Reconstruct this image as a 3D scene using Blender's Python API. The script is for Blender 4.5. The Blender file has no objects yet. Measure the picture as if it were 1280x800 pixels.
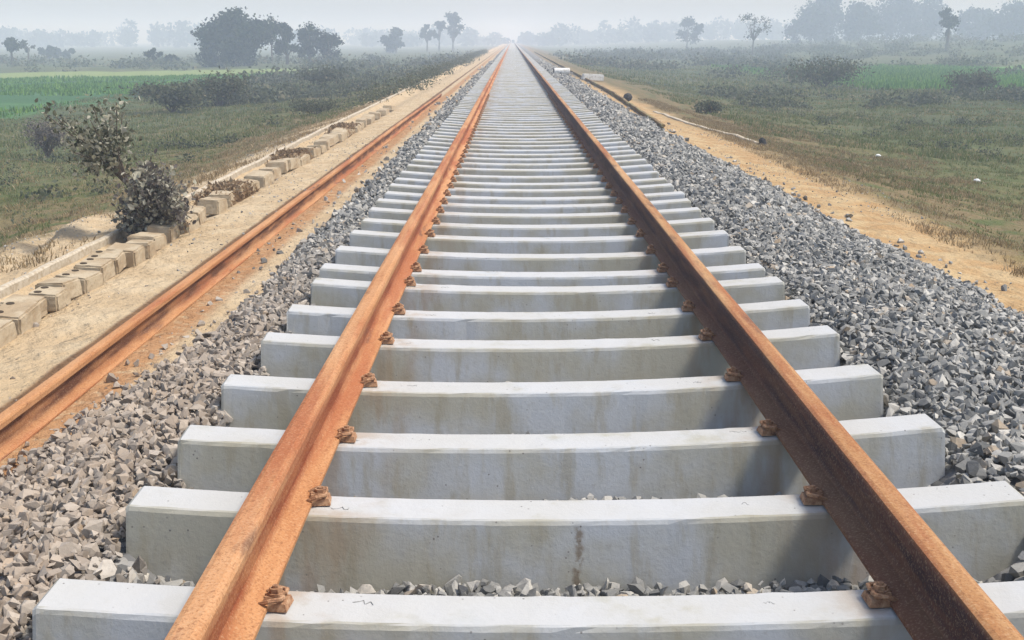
import bpy, bmesh, math, random
import numpy as np
from mathutils import Vector, Matrix

R = math.radians
random.seed(7)
rng = np.random.default_rng(11)
scene = bpy.context.scene
col = scene.collection

# ------------------------------------------------------------------ camera numbers
F_PX, PITCH, CAM_H = 1400.0, R(14.04), 1.268      # measured on the 1280x800 frame
CP, SP = math.cos(PITCH), math.sin(PITCH)

def at(px, Y, h=1.4):
    """world X of pixel column px at distance Y, for something h below the eye"""
    return (px - 640.0) / F_PX * (Y * CP + h * SP)
def z_at(py, Y):
    return CAM_H + Y * math.tan(math.atan((400.0 - py) / F_PX) - PITCH)

# ------------------------------------------------------------------ small helpers
def smooth(a, b, x):
    t = np.clip((x - a) / (b - a), 0, 1)
    return t * t * (3 - 2 * t)

def vnoise(x, y, seed=0):
    x = np.asarray(x, float); y = np.asarray(y, float)
    xi = np.floor(x).astype(np.int64); yi = np.floor(y).astype(np.int64)
    xf = x - xi; yf = y - yi
    u = xf * xf * (3 - 2 * xf); v = yf * yf * (3 - 2 * yf)
    def h(a, b):
        n = (a * 374761393 + b * 668265263 + seed * 974711) & 0x7fffffff
        n = ((n ^ (n >> 13)) * 1274126177) & 0x7fffffff
        n = n ^ (n >> 16)
        return (n & 0xffff) / 65535.0
    return (h(xi, yi) * (1 - u) + h(xi + 1, yi) * u) * (1 - v) + (h(xi, yi + 1) * (1 - u) + h(xi + 1, yi + 1) * u) * v

def fbm(x, y, seed=0, octv=4):
    s = 0; a = .5; f = 1.0
    for k in range(octv):
        s = s + a * vnoise(x * f, y * f, seed + k * 17); a *= .5; f *= 2.03
    return s

def tag(o, label=None, cat=None, group=None, kind=None):
    if label: o['label'] = label
    if cat: o['category'] = cat
    if group: o['group'] = group
    if kind: o['kind'] = kind
    return o

def link(name, me, mat=None, parent=None):
    o = bpy.data.objects.new(name, me); col.objects.link(o)
    if mat is not None: me.materials.append(mat)
    if parent is not None: o.parent = parent
    return o

def empty(name, loc=(0, 0, 0)):
    o = bpy.data.objects.new(name, None); col.objects.link(o); o.location = loc
    o.empty_display_size = .2
    return o

def np_mesh(name, verts, faces):
    """verts (N,3), faces (M,k): every face the same size"""
    verts = np.ascontiguousarray(verts, np.float32); faces = np.ascontiguousarray(faces, np.int32)
    me = bpy.data.meshes.new(name)
    n, k = faces.shape
    me.vertices.add(len(verts)); me.vertices.foreach_set('co', verts.ravel())
    me.loops.add(n * k); me.loops.foreach_set('vertex_index', faces.ravel())
    me.polygons.add(n); me.polygons.foreach_set('loop_start', np.arange(0, n * k, k, dtype=np.int32))
    me.update(calc_edges=True)
    return me

def bm_mesh(name, bm, smooth_shade=False):
    me = bpy.data.meshes.new(name); bm.normal_update(); bm.to_mesh(me); bm.free()
    if smooth_shade:
        for p in me.polygons: p.use_smooth = True
    return me

def add_box(bm, c, s, taper=1.0, rot=None):
    """box centred on c with size s; top face scaled by taper"""
    vs = []
    for dz in (-.5, .5):
        k = taper if dz > 0 else 1.0
        for dx, dy in ((-.5, -.5), (.5, -.5), (.5, .5), (-.5, .5)):
            v = Vector((dx * s[0] * k, dy * s[1] * k, dz * s[2]))
            if rot is not None: v = rot @ v
            vs.append(bm.verts.new(v + Vector(c)))
    b, t = vs[:4], vs[4:]
    bm.faces.new(b[::-1]); bm.faces.new(t)
    for i in range(4):
        bm.faces.new((b[i], b[(i + 1) % 4], t[(i + 1) % 4], t[i]))

def add_tube(bm, pts, radii, seg=8, cap=True):
    pts = [Vector(p) for p in pts]
    if not hasattr(radii, '__len__'): radii = [radii] * len(pts)
    rings = []
    for i, p in enumerate(pts):
        d = (pts[min(i + 1, len(pts) - 1)] - pts[max(i - 1, 0)])
        if d.length < 1e-6: d = Vector((0, 0, 1))
        d.normalize()
        u = d.cross(Vector((.31, .17, .93)));
        if u.length < .1: u = d.cross(Vector((1, 0, 0)))
        u.normalize(); v = d.cross(u)
        rings.append([bm.verts.new(p + (u * math.cos(a) + v * math.sin(a)) * radii[i]) for a in (2 * math.pi * k / seg for k in range(seg))])
    for a, b in zip(rings, rings[1:]):
        for k in range(seg):
            bm.faces.new((a[k], a[(k + 1) % seg], b[(k + 1) % seg], b[k]))
    if cap:
        bm.faces.new(rings[0][::-1]); bm.faces.new(rings[-1])

# ------------------------------------------------------------------ node materials
class NT:
    def __init__(self, name, rough=.8, spec=.3):
        self.m = bpy.data.materials.new(name); self.m.use_nodes = True
        self.t = self.m.node_tree; self.b = self.t.nodes['Principled BSDF']
        self.b.inputs['Roughness'].default_value = rough
        self.b.inputs['Specular IOR Level'].default_value = spec
        self.geo = self.t.nodes.new('ShaderNodeNewGeometry')
        self.tc = self.t.nodes.new('ShaderNodeTexCoord')
        sep = self.t.nodes.new('ShaderNodeSeparateXYZ'); self.t.links.new(self.geo.outputs['Position'], sep.inputs[0])
        self.x, self.y, self.z = sep.outputs
        self.pos = self.geo.outputs['Position']
        self.obj = self.tc.outputs['Object']
    def _in(self, sock, v):
        if hasattr(v, 'is_linked') or isinstance(v, bpy.types.NodeSocket): self.t.links.new(v, sock)
        else: sock.default_value = v
    def math(self, op, a, b=0.0, c=0.0, clamp=False):
        n = self.t.nodes.new('ShaderNodeMath'); n.operation = op; n.use_clamp = clamp
        self._in(n.inputs[0], a); self._in(n.inputs[1], b)
        if op in ('MULTIPLY_ADD',): self._in(n.inputs[2], c)
        return n.outputs[0]
    def noise(self, vec, scale, detail=4, rough=.55, dist=0.0):
        n = self.t.nodes.new('ShaderNodeTexNoise'); self._in(n.inputs['Vector'], vec)
        n.inputs['Scale'].default_value = scale; n.inputs['Detail'].default_value = detail
        n.inputs['Roughness'].default_value = rough; n.inputs['Distortion'].default_value = dist
        return n.outputs[0]
    def voro(self, vec, scale, feature='F1', out=0):
        n = self.t.nodes.new('ShaderNodeTexVoronoi'); n.feature = feature; self._in(n.inputs['Vector'], vec)
        n.inputs['Scale'].default_value = scale
        return n.outputs[out]
    def stretch(self, vec, sx, sy, sz):
        n = self.t.nodes.new('ShaderNodeMapping'); self._in(n.inputs[0], vec); n.inputs['Scale'].default_value = (sx, sy, sz)
        return n.outputs[0]
    def step(self, v, a, b):
        n = self.t.nodes.new('ShaderNodeMapRange'); n.interpolation_type = 'SMOOTHSTEP'
        self._in(n.inputs[0], v); n.inputs[1].default_value = a; n.inputs[2].default_value = b
        return n.outputs[0]
    def mix(self, f, a, b):
        n = self.t.nodes.new('ShaderNodeMix'); n.data_type = 'RGBA'
        self._in(n.inputs[0], f)
        for s, v in ((n.inputs[6], a), (n.inputs[7], b)):
            if isinstance(v, (tuple, list)): s.default_value = (*v[:3], 1)
            else: self.t.links.new(v, s)
        return n.outputs[2]
    def ramp(self, f, stops):
        n = self.t.nodes.new('ShaderNodeValToRGB'); self._in(n.inputs[0], f); e = n.color_ramp.elements
        while len(e) < len(stops): e.new(.5)
        for el, (p, c) in zip(e, stops): el.position = p; el.color = (*c, 1)
        return n.outputs[0]
    def color(self, c):
        if isinstance(c, tuple): self.b.inputs['Base Color'].default_value = (*c, 1)
        else: self.t.links.new(c, self.b.inputs['Base Color'])
        return self
    def bump(self, h, strength=.4, dist=.01):
        n = self.t.nodes.new('ShaderNodeBump'); n.inputs['Strength'].default_value = strength; n.inputs['Distance'].default_value = dist
        self.t.links.new(h, n.inputs['Height']); self.t.links.new(n.outputs[0], self.b.inputs['Normal'])
        return self
    def island(self): return self.geo.outputs['Random Per Island']
    def objrand(self):
        n = self.t.nodes.new('ShaderNodeObjectInfo'); return n.outputs['Random']

def rust_material(name, dark=.5, warm=1.0, web=.5, zw=0.0, wcol=(.07, .038, .03), zt=.125, foot=0.0):
    n = NT(name, .85, .2)
    long = n.stretch(n.pos, 9, 1.1, 9)
    a = n.noise(long, 1.0, 5, .6); b = n.noise(n.pos, 34, 6, .78); c = n.noise(n.stretch(n.pos, 5, .8, 5), 1.7, 3, .6)
    base = n.ramp(a, [(.30, (.31 * warm, .140, .052)), (.5, (.40 * warm, .225, .098)), (.7, (.46 * warm, .29, .145))])
    big = n.noise(n.stretch(n.pos, 7, .55, 7), 1.0, 4, .62)
    base = n.mix(n.math('MULTIPLY', n.step(big, .44, .62), .75), base, (.27 * warm, .088, .034))
    base = n.mix(n.step(b, .52, .75), base, (.22, .085, .035))
    base = n.mix(n.math('MULTIPLY', n.step(c, .64 - .22 * dark, .74), .85), base, (.085, .045, .038))
    # shade beneath the head painted into the web colour, patchy with noise
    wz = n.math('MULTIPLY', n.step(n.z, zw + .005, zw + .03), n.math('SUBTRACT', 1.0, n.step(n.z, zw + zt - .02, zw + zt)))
    base = n.mix(n.math('MULTIPLY', n.math('SUBTRACT', 1.0, n.step(n.z, zw + zt - .015, zw + zt)), foot), base, (.13, .058, .04))  # painted shade over foot and head sides, up to the head top
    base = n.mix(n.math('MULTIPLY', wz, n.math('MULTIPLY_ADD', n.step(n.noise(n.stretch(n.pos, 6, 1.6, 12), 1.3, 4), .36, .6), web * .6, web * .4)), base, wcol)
    sp = n.noise(n.pos, 150, 3, .6)
    base = n.mix(n.math('MULTIPLY', n.step(sp, .53, .68), .55), base, (.16, .065, .03))
    base = n.mix(n.math('MULTIPLY', n.step(sp, .47, .34), .35), base, (.50, .34, .20))
    n.color(base); n.bump(n.math('ADD', b, n.math('MULTIPLY', sp, .6)), .6, .005)
    return n.m

def concrete_material(name, drip=None):
    n = NT(name, .9, .2)
    r = n.objrand()
    off = n.t.nodes.new('ShaderNodeVectorMath'); off.operation = 'ADD'; n.t.links.new(n.obj, off.inputs[0])
    sc = n.t.nodes.new('ShaderNodeCombineXYZ'); m = n.math('MULTIPLY', r, 61.0)
    for i in range(3): n.t.links.new(m, sc.inputs[i])
    n.t.links.new(sc.outputs[0], off.inputs[1]); v = off.outputs[0]
    sx = n.t.nodes.new('ShaderNodeSeparateXYZ'); n.t.links.new(n.obj, sx.inputs[0]); ox, oy, oz = sx.outputs
    big = n.noise(v, 2.6, 4, .55); fine = n.noise(v, 55, 4, .7); streak = n.noise(n.stretch(v, 14, 14, 1.6), 1.0, 4, .6)
    tone = n.mix(n.step(big, .36, .62), (.42, .44, .455), (.365, .35, .285))
    tone = n.mix(n.math('MULTIPLY', n.step(streak, .50, .68), .55), tone, (.30, .27, .19))
    tone = n.mix(n.math('MULTIPLY', n.step(fine, .56, .72), .35), tone, (.27, .26, .24))
    # pale dusty laitance on the upward faces, an unevenly worn film
    nz = n.t.nodes.new('ShaderNodeSeparateXYZ'); n.t.links.new(n.geo.outputs['Normal'], nz.inputs[0])
    top = n.math('MULTIPLY', n.step(nz.outputs[2], .86, .985), n.step(n.noise(v, 5, 5, .6), .28, .46))
    tone = n.mix(n.math('MULTIPLY', top, .8), tone, (.45, .45, .44))
    # rust wash below the rail seats
    ax = n.math('ABSOLUTE', n.math('SUBTRACT', n.math('ABSOLUTE', ox), .76))
    st = n.math('MULTIPLY', n.math('SUBTRACT', 1.0, n.step(ax, .05, .24)), n.step(n.noise(n.stretch(v, 9, 9, 2), 1.0, 4), .40, .62))
    tone = n.mix(n.math('MULTIPLY', st, .5), tone, (.30, .20, .11))
    pits = n.step(n.voro(v, 34), .07, .12)
    tone = n.mix(n.math('MULTIPLY', n.math('SUBTRACT', 1.0, pits), n.step(n.noise(v, 7), .5, .6)), tone, (.16, .15, .14))
    if drip is not None:
        wob = n.math('MULTIPLY', n.math('SUBTRACT', n.noise(n.stretch(v, 3, 3, 12), 2.0), .5), .05)
        d = n.math('ABSOLUTE', n.math('ADD', n.math('SUBTRACT', ox, drip), wob))
        dm = n.math('MULTIPLY', n.math('SUBTRACT', 1.0, n.step(d, .003, .018)), n.math('SUBTRACT', 1.0, n.step(oz, -.09, -.055)))
        tone = n.mix(n.math('MULTIPLY', n.math('MULTIPLY', dm, n.step(n.noise(v, 30, 3), .38, .52)), .75), tone, (.16, .115, .07))
    n.color(tone); n.bump(n.math('ADD', fine, n.math('MULTIPLY', streak, .6)), .35, .004)
    return n.m

M_CONC = concrete_material('sleeper concrete')
M_DRIP = concrete_material('sleeper concrete with drip stain', drip=-.005)
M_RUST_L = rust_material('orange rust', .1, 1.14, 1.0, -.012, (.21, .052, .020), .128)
M_RUST_R = rust_material('blotched rust with shaded sides', .45, 1.02, .95, -.012, (.050, .028, .031), .156, .75)  # inner faces and foot carry painted shade over the rust
M_RUST_D = rust_material('dull brown rust', .9, .62, .5, -.2, (.06, .04, .034))
M_RUST_S = rust_material('pinkish rust', .1, 1.12, 1.0, -.325, (.10, .042, .024), .098)

n = NT('rusty fastening', .8, .3)
b = n.noise(n.pos, 60, 5, .7)
n.color(n.ramp(b, [(.3, (.12, .058, .034)), (.48, (.33, .175, .092)), (.72, (.50, .33, .20))])); n.bump(b, .5, .003); M_CLIP = n.m
n = NT('dark casting mark', .95, .1); n.color((.24, .24, .23)); M_MARK = n.m

n = NT('crushed stone', .9, .25)
i = n.island(); f = n.noise(n.pos, 45, 4, .65)
c = n.ramp(i, [(.0, (.11, .111, .105)), (.25, (.20, .198, .185)), (.5, (.28, .274, .25)), (.75, (.36, .346, .312)), (.93, (.48, .46, .41)), (1.0, (.33, .25, .165))])
c = n.mix(n.math('MULTIPLY', n.step(f, .45, .7), .4), c, (.19, .185, .175))
dust = n.math('MULTIPLY', n.math('SUBTRACT', 1.0, n.step(n.x, -1.25, -.9)), n.math('SUBTRACT', 1.0, n.step(n.y, 4.2, 9.0)))
dust = n.math('MULTIPLY', dust, n.math('ADD', .34, n.math('MULTIPLY', n.noise(n.pos, 6, 2), .45)))
c = n.mix(dust, c, (.38, .285, .20))
n.color(c); n.bump(f, .5, .006); M_STONE = n.m

def leaf_material(name, stops, trans=.35, rough=.7):
    n = NT(name, rough, .2)
    c = n.ramp(n.island(), stops); n.color(c)
    tr = n.t.nodes.new('ShaderNodeBsdfTranslucent'); n.t.links.new(c, tr.inputs[0])
    mx = n.t.nodes.new('ShaderNodeMixShader'); mx.inputs[0].default_value = trans
    out = n.t.nodes['Material Output']
    n.t.links.new(n.b.outputs[0], mx.inputs[1]); n.t.links.new(tr.outputs[0], mx.inputs[2]); n.t.links.new(mx.outputs[0], out.inputs[0])
    return n.m

# ------------------------------------------------------------------ terrain
XS = [-420, -120, -45, -26, -14, -9, -6, -4.8, -3.85, -3.43, -3.27, -3.10, -2.76, -2.2, -1.85, -1.55, -1.1, 1.5, 2.3, 3.2, 4.2, 5.2, 7, 10, 14, 30, 420]
ZS = [-2.0, -1.9, -1.7, -1.5, -1.45, -1.3, -1.0, -.72, -.43, -.33, -.44, -.44, -.345, -.332, -.325, -.32, -.28, -.28, -.26, -.40, -.47, -.72, -1.02, -1.28, -1.42, -1.48, -1.48]
def ground_z(x, y):
    x = np.asarray(x, float); y = np.asarray(y, float)
    z = np.interp(x, XS, ZS)
    z = z + smooth(22, 95, x) * smooth(75, 210, y) * 2.7
    z = z - (smooth(-12, -30, x)) * 0.1 * smooth(60, 120, y)
    far = smooth(3.4, 6, x) + smooth(-3.6, -5.5, x)
    z = z + (fbm(x * .45, y * .45, 3) - .47) * .34 * far + (fbm(x * 2.3, y * 2.3, 5) - .47) * .12 * far
    sandy = smooth(2.6, 3.4, x) * smooth(5.5, 4.6, x) + smooth(-1.3, -1.6, x) * smooth(-5.2, -4.2, x) * .55
    z = z + (fbm(x * 3.1, y * 2.2, 9) - .47) * .05 * sandy + (fbm(x * 11, y * 9, 13) - .47) * .012 * sandy
    ridge = smooth(-3.55, -3.95, x) * smooth(-7.0, -5.2, x) * smooth(16, 9, y)
    z = z + np.abs(fbm(x * 1.9 + y * .55, y * .35, 21) - .47) * .42 * ridge
    return z

def toe_x(y):
    y = np.asarray(y, float)
    return 2.62 + .62 * np.exp(-np.maximum(y - 5.5, 0) / 13.0) + (fbm(y * .9, y * 0 + 3.3, 31) - .47) * .35
def left_edge(y):
    y = np.asarray(y, float)
    return -1.56 - .36 * smooth(6.0, 3.8, y) + (fbm(y * 1.6, y * 0 + 7.7, 37) - .47) * .22
def ballast_z(x, y):
    x = np.asarray(x, float)
    t = toe_x(y)
    zr = np.interp(x, [-2.0, -1.75, -1.30, -1.18, -1.08, -1.02, 1.38, 1.46, 1.60], [-.315, -.26, -.12, -.10, -.12, -.232, -.232, -.13, -.085])
    k = np.clip((x - 1.9) / np.maximum(t - 1.9, .2), 0, 1)
    zr = np.where(x > 1.6, -.075 - .285 * k ** 1.4, zr)
    return zr + (fbm(x * 2.1, y * 2.1, 41) - .47) * .07

def axis(parts):
    out = []
    for a, b, s in parts: out += list(np.arange(a, b, s))
    return np.array(out + [parts[-1][1]])
gx = axis([(-620, -120, 50), (-120, -40, 8), (-40, -16, 1.5), (-16, -6, .4), (-6, -1, .1), (-1, 1.4, .4), (1.4, 6, .1), (6, 16, .4), (16, 40, 1.5), (40, 120, 8), (120, 620, 50)])
gy = axis([(-8, 2, .6), (2, 16, .1), (16, 34, .3), (34, 70, .9), (70, 160, 3), (160, 400, 12), (400, 1400, 100)])
GX, GY = np.meshgrid(gx, gy)
GZ = ground_z(GX, GY)
nx, ny = len(gx), len(gy)
ii = (np.arange(ny - 1)[:, None] * nx + np.arange(nx - 1)[None, :]).ravel()
me = np_mesh('ground', np.stack([GX.ravel(), GY.ravel(), GZ.ravel()], 1), np.stack([ii, ii + 1, ii + nx + 1, ii + nx], 1))
for p in me.polygons: p.use_smooth = True

n = NT('ground', .95, .1)
p = n.pos
n1 = n.noise(p, .35, 5, .6); n2 = n.noise(p, 2.4, 5, .6); n3 = n.noise(p, 14, 4, .65); n4 = n.noise(p, .09, 4, .55)
near = n.math('SUBTRACT', 1.0, n.step(n.y, 14, 42))
nb = n.noise(n.stretch(p, .02, .12, .1), 1.0, 4, .6)
grass = n.mix(n.step(n1, .38, .62), (.078, .098, .040), (.115, .115, .056))
grass = n.mix(n.math('MULTIPLY', n.step(n2, .5, .7), .6), grass, (.145, .120, .066))
grass = n.mix(n.math('MULTIPLY', n.step(n4, .46, .6), .6), grass, (.060, .085, .040))
grass = n.mix(n.math('MULTIPLY', n.step(nb, .52, .66), n.math('MULTIPLY', n.step(n.y, 30, 60), .7)), grass, (.048, .060, .046))
# green crop strips, left of the line
edge = n.math('MULTIPLY', n.math('SUBTRACT', n1, .5), 5.0)
yy = n.math('ADD', n.math('ADD', n.y, n.math('MULTIPLY', edge, .6)), n.math('MULTIPLY', n.x, -.33))
band = n.noise(n.stretch(p, .012, .10, 1), 1.0, 3, .5)
crop = n.mix(n.step(band, .42, .56), (.045, .115, .045), (.075, .165, .06))
crop = n.mix(n.math('MULTIPLY', n.step(yy, 100, 104), n.math('SUBTRACT', 1.0, n.step(yy, 123, 125))), crop, (.20, .25, .09))
crop = n.mix(n.math('MULTIPLY', n.step(n2, .5, .65), .35), crop, (.10, .13, .06))
lm = n.math('MULTIPLY', n.math('SUBTRACT', 1.0, n.step(n.math('ADD', n.x, n.math('MULTIPLY', edge, .6)), -18.5, -17)),
            n.math('MULTIPLY', n.step(n.math('ADD', n.y, edge), 39, 41), n.math('SUBTRACT', 1.0, n.step(yy, 123, 125))))
lm = n.math('MAXIMUM', lm, n.math('MULTIPLY', n.math('MULTIPLY', n.step(yy, 104, 106), n.math('SUBTRACT', 1.0, n.step(yy, 115, 117))), n.math('SUBTRACT', 1.0, n.step(n.x, -15, -14))))
grass = n.mix(lm, grass, crop)
# bright green patches, right
rm = n.math('MULTIPLY', n.step(n.math('ADD', n.x, edge), 18, 22), n.math('MULTIPLY', n.step(n.math('ADD', n.y, edge), 62, 66), n.math('SUBTRACT', 1.0, n.step(n.math('ADD', n.y, edge), 112, 125))))
rm = n.math('MULTIPLY', rm, n.step(n.noise(p, .13, 3), .40, .54))
grass = n.mix(n.math('MULTIPLY', rm, .85), grass, (.13, .31, .05))
# sand of the two shoulders
w = n.math('ADD', n.math('MULTIPLY', n.math('SUBTRACT', n1, .5), 1.3), n.math('MULTIPLY', n.math('SUBTRACT', n2, .5), .9))
xr = n.math('ADD', n.x, w)
sr = n.math('MULTIPLY', n.step(n.x, 1.2, 1.3), n.math('MULTIPLY', n.math('SUBTRACT', 1.0, n.step(n.math('ADD', xr, n.math('MULTIPLY', n.step(n.y, 8, 26), .45)), 3.8, 4.5)), n.math('MULTIPLY_ADD', n.step(n.y, 34, 62), -.75, 1.0)))
sl = n.math('MULTIPLY', n.math('SUBTRACT', 1.0, n.step(n.x, -1.0, -.9)), n.step(xr, -4.9, -4.0))
nl = n.math('MULTIPLY', n.math('MULTIPLY', n.step(xr, -7.4, -5.2), n.math('SUBTRACT', 1.0, n.step(n.x, -3.42, -3.34))), n.math('SUBTRACT', 1.0, n.step(n.math('ADD', n.y, n.math('MULTIPLY', w, 3)), 8.5, 12)))
sand_l = n.mix(n.step(n2, .4, .65), (.44, .33, .20), (.50, .395, .255))
sand_l = n.mix(n.math('MULTIPLY', n.step(n3, .55, .75), .35), sand_l, (.33, .235, .13))
sand_r = n.mix(n.step(n2, .38, .62), (.385, .245, .115), (.45, .33, .18))
sand_r = n.mix(n.math('MULTIPLY', n.step(n3, .52, .7), .4), sand_r, (.27, .165, .085))
soil = n.mix(n.step(n2, .4, .62), (.22, .16, .085), (.37, .275, .165))
grass = n.mix(n.math('MULTIPLY', near, .6), grass, n.mix(n.step(n2, .38, .62), (.100, .122, .040), (.155, .145, .062)))
dry = n.math('MULTIPLY', n.math('SUBTRACT', 1.0, n.step(n.math('ADD', n.math('ABSOLUTE', n.x), n.math('MULTIPLY', w, 2.2)), 5.5, 8.5)), n.step(n2, .34, .56))
grass = n.mix(n.math('MULTIPLY', dry, .7), grass, (.21, .145, .08))
c = n.mix(n.math('MULTIPLY', nl, .85), grass, soil)
c = n.mix(sl, c, sand_l); c = n.mix(sr, c, sand_r)
# rust washed into the sand right of the loose rail
rs = n.math('MULTIPLY', n.math('SUBTRACT', 1.0, n.step(n.math('ABSOLUTE', n.math('ADD', n.x, 1.93)), .05, .17)), n.step(n3, .25, .5))
c = n.mix(n.math('MULTIPLY', rs, .75), c, (.33, .155, .062))
dark_line = n.math('MULTIPLY', n.math('SUBTRACT', 1.0, n.step(n.math('ABSOLUTE', n.math('ADD', n.x, 2.255)), .03, .07)), n.step(n3, .15, .4))  # narrow dark brown band in the sand left of the loose rail
c = n.mix(n.math('MULTIPLY', dark_line, .9), c, (.135, .068, .032))
# grey stone dust under the ballast
bd = n.math('MULTIPLY', n.step(n.x, -1.62, -1.48), n.math('SUBTRACT', 1.0, n.step(n.math('ADD', n.x, n.math('MULTIPLY', w, .12)), 2.45, 2.75)))
bl = n.math('MULTIPLY', n.step(n.y, 35, 70), 1.0)
stone = n.mix(n.step(n3, .38, .62), (.10, .10, .10), (.26, .255, .245))
c = n.mix(bd, c, stone)
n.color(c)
n5 = n.noise(p, 5.5, 3, .5)
n.bump(n.math('ADD', n.math('ADD', n.math('MULTIPLY', n2, 1.2), n.math('MULTIPLY', n5, 1.4)), n3), .9, .055)
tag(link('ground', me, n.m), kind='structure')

# ------------------------------------------------------------------ ballast stones
protos = []
for k in range(26):
    bm = bmesh.new()
    e = (1.12, random.uniform(.7, 1.0), random.uniform(.5, .85))
    for q in range(random.choice((9, 10, 11, 12, 14))):
        v = Vector((random.gauss(0, 1), random.gauss(0, 1), random.gauss(0, 1))).normalized() * random.uniform(.8, 1.12)
        bm.verts.new((v.x * e[0], v.y * e[1], v.z * e[2]))
    r = bmesh.ops.convex_hull(bm, input=bm.verts)
    for v in [v for v in bm.verts if not v.link_faces]: bm.verts.remove(v)
    bmesh.ops.triangulate(bm, faces=bm.faces)
    bm.verts.index_update()
    protos.append((np.array([v.co[:] for v in bm.verts]), np.array([[v.index for v in f.verts] for f in bm.faces])))
    bm.free()

def rot_mats(m):
    q = rng.normal(size=(m, 4)); q /= np.linalg.norm(q, axis=1)[:, None]
    a, b, c, d = q.T
    return np.stack([1 - 2 * (c * c + d * d), 2 * (b * c - a * d), 2 * (b * d + a * c), 2 * (b * c + a * d), 1 - 2 * (b * b + d * d), 2 * (c * d - a * b),
                     2 * (b * d - a * c), 2 * (c * d + a * b), 1 - 2 * (b * b + c * c)], 1).reshape(-1, 3, 3)

def scatter_protos(name, P, S, mat, protos):
    idx = rng.integers(0, len(protos), len(P)); V = []; F = []; off = 0
    for k, (pv, pf) in enumerate(protos):
        sel = np.where(idx == k)[0]
        if not len(sel): continue
        rm_ = rot_mats(len(sel))
        vv = np.einsum('nij,vj->nvi', rm_, pv) * S[sel][:, None, None] + P[sel][:, None, :]
        V.append(vv.reshape(-1, 3))
        F.append((pf[None] + (np.arange(len(sel)) * len(pv))[:, None, None] + off).reshape(-1, 3)); off += len(sel) * len(pv)
    me = np_mesh(name, np.concatenate(V), np.concatenate(F))
    me.polygons.foreach_set('use_smooth', np.zeros(len(me.polygons), dtype=bool))      # crisp broken faces
    return link(name, me, mat)

# sleeper rows, measured on the photograph (back edge of each top), then evenly on
cots = [1.976, 2.435, 2.854, 3.325, 3.836, 4.270, 4.774, 5.10, 5.558, 6.021, 6.47, 6.88, 7.27, 7.63, 8.05, 8.45, 8.87, 9.35, 9.79]
TX = .183
SW = .152                                                  # top width
YAW = [.004, .012, .048, .056, .05, .044, .012, 0, -.006, 0]
rows = [1.268 * c_ - SW / 2 - .006 + 1.28 * (YAW[k] if k < 10 else 0) for k, c_ in enumerate(cots)]
SPACE = .552
while len(rows) < 860: rows.append(rows[-1] + SPACE)
rows_np = np.array(rows)

def jitter_grid(x0, x1, y0, y1, s):
    xs = np.arange(x0, x1, s); ys = np.arange(y0, y1, s)
    X, Y = np.meshgrid(xs, ys)
    X = X.ravel() + rng.uniform(-.5, .5, X.size) * s; Y = Y.ravel() + rng.uniform(-.5, .5, Y.size) * s
    return X, Y

PS, SS = [], []
def ballast_patch(y0, y1, s, rad, layers=1):
    for L in range(layers):
        X, Y = jitter_grid(-2.25, 3.6, y0, y1, s)
        t = toe_x(Y); le = left_edge(Y)
        outer_fade = np.clip((t - X) / .16, 0, 1) * np.clip((X - le) / .16, 0, 1)
        keep = rng.uniform(0, 1, X.size) < np.maximum(outer_fade, .018 * (X > -1.97) * (X < t + .35))
        d = np.min(np.abs(Y[:, None] - rows_np[None, :160]), axis=1) if y0 < 80 else np.zeros_like(Y)
        in_track = (X > -1.11) & (X < 1.48)
        keep &= ~(in_track & ((d < .135) | (Y > 30)))
        keep &= ~((np.abs(X + 2.045) < .075))
        X, Y, of = X[keep], Y[keep], outer_fade[keep]
        r = rad * np.clip(np.exp(rng.normal(0, .38, X.size)), .40, 1.8)
        bz = ballast_z(X, Y)
        bare = ground_z(X, Y) + r * .3
        bz = np.where(of > .05, bz, bare)
        Z = bz + rng.uniform(-.3, .3, X.size) * rad + (L * .7 - (layers - 1) * .35) * rad
        PS.append(np.stack([X, Y, Z], 1)); SS.append(r)
ballast_patch(1.6, 9, .034, .0198, 2)
ballast_patch(9, 18, .045, .0255, 1)
ballast_patch(9, 18, .10, .027, 1)
ballast_patch(18, 36, .068, .036, 1)
ballast_patch(36, 80, .10, .048, 1)
tag(scatter_protos('ballast', np.concatenate(PS), np.concatenate(SS), M_STONE, protos), kind='stuff',
    label='grey crushed stone ballast heaped around the sleepers and down the right shoulder')
XA, YA = jitter_grid(-4.6, -1.5, 3, 22, .085); XB_, YB_ = jitter_grid(2.5, 4.6, 4, 24, .085)
X = np.concatenate([XA, XB_]); Y = np.concatenate([YA, YB_])
k = (fbm(X * 1.3, Y * .9, 141) + rng.uniform(-.2, .2, len(X)) > .56) & (np.abs(X + 2.045) > .08); X, Y = X[k], Y[k]
r_ = .0075 * np.exp(rng.normal(0, .45, len(X)))
tag(scatter_protos('pebbles', np.stack([X, Y, ground_z(X, Y) + r_ * .2], 1), r_, M_STONE, protos), 'small loose pebbles strewn on the sand strips', kind='stuff')
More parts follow.
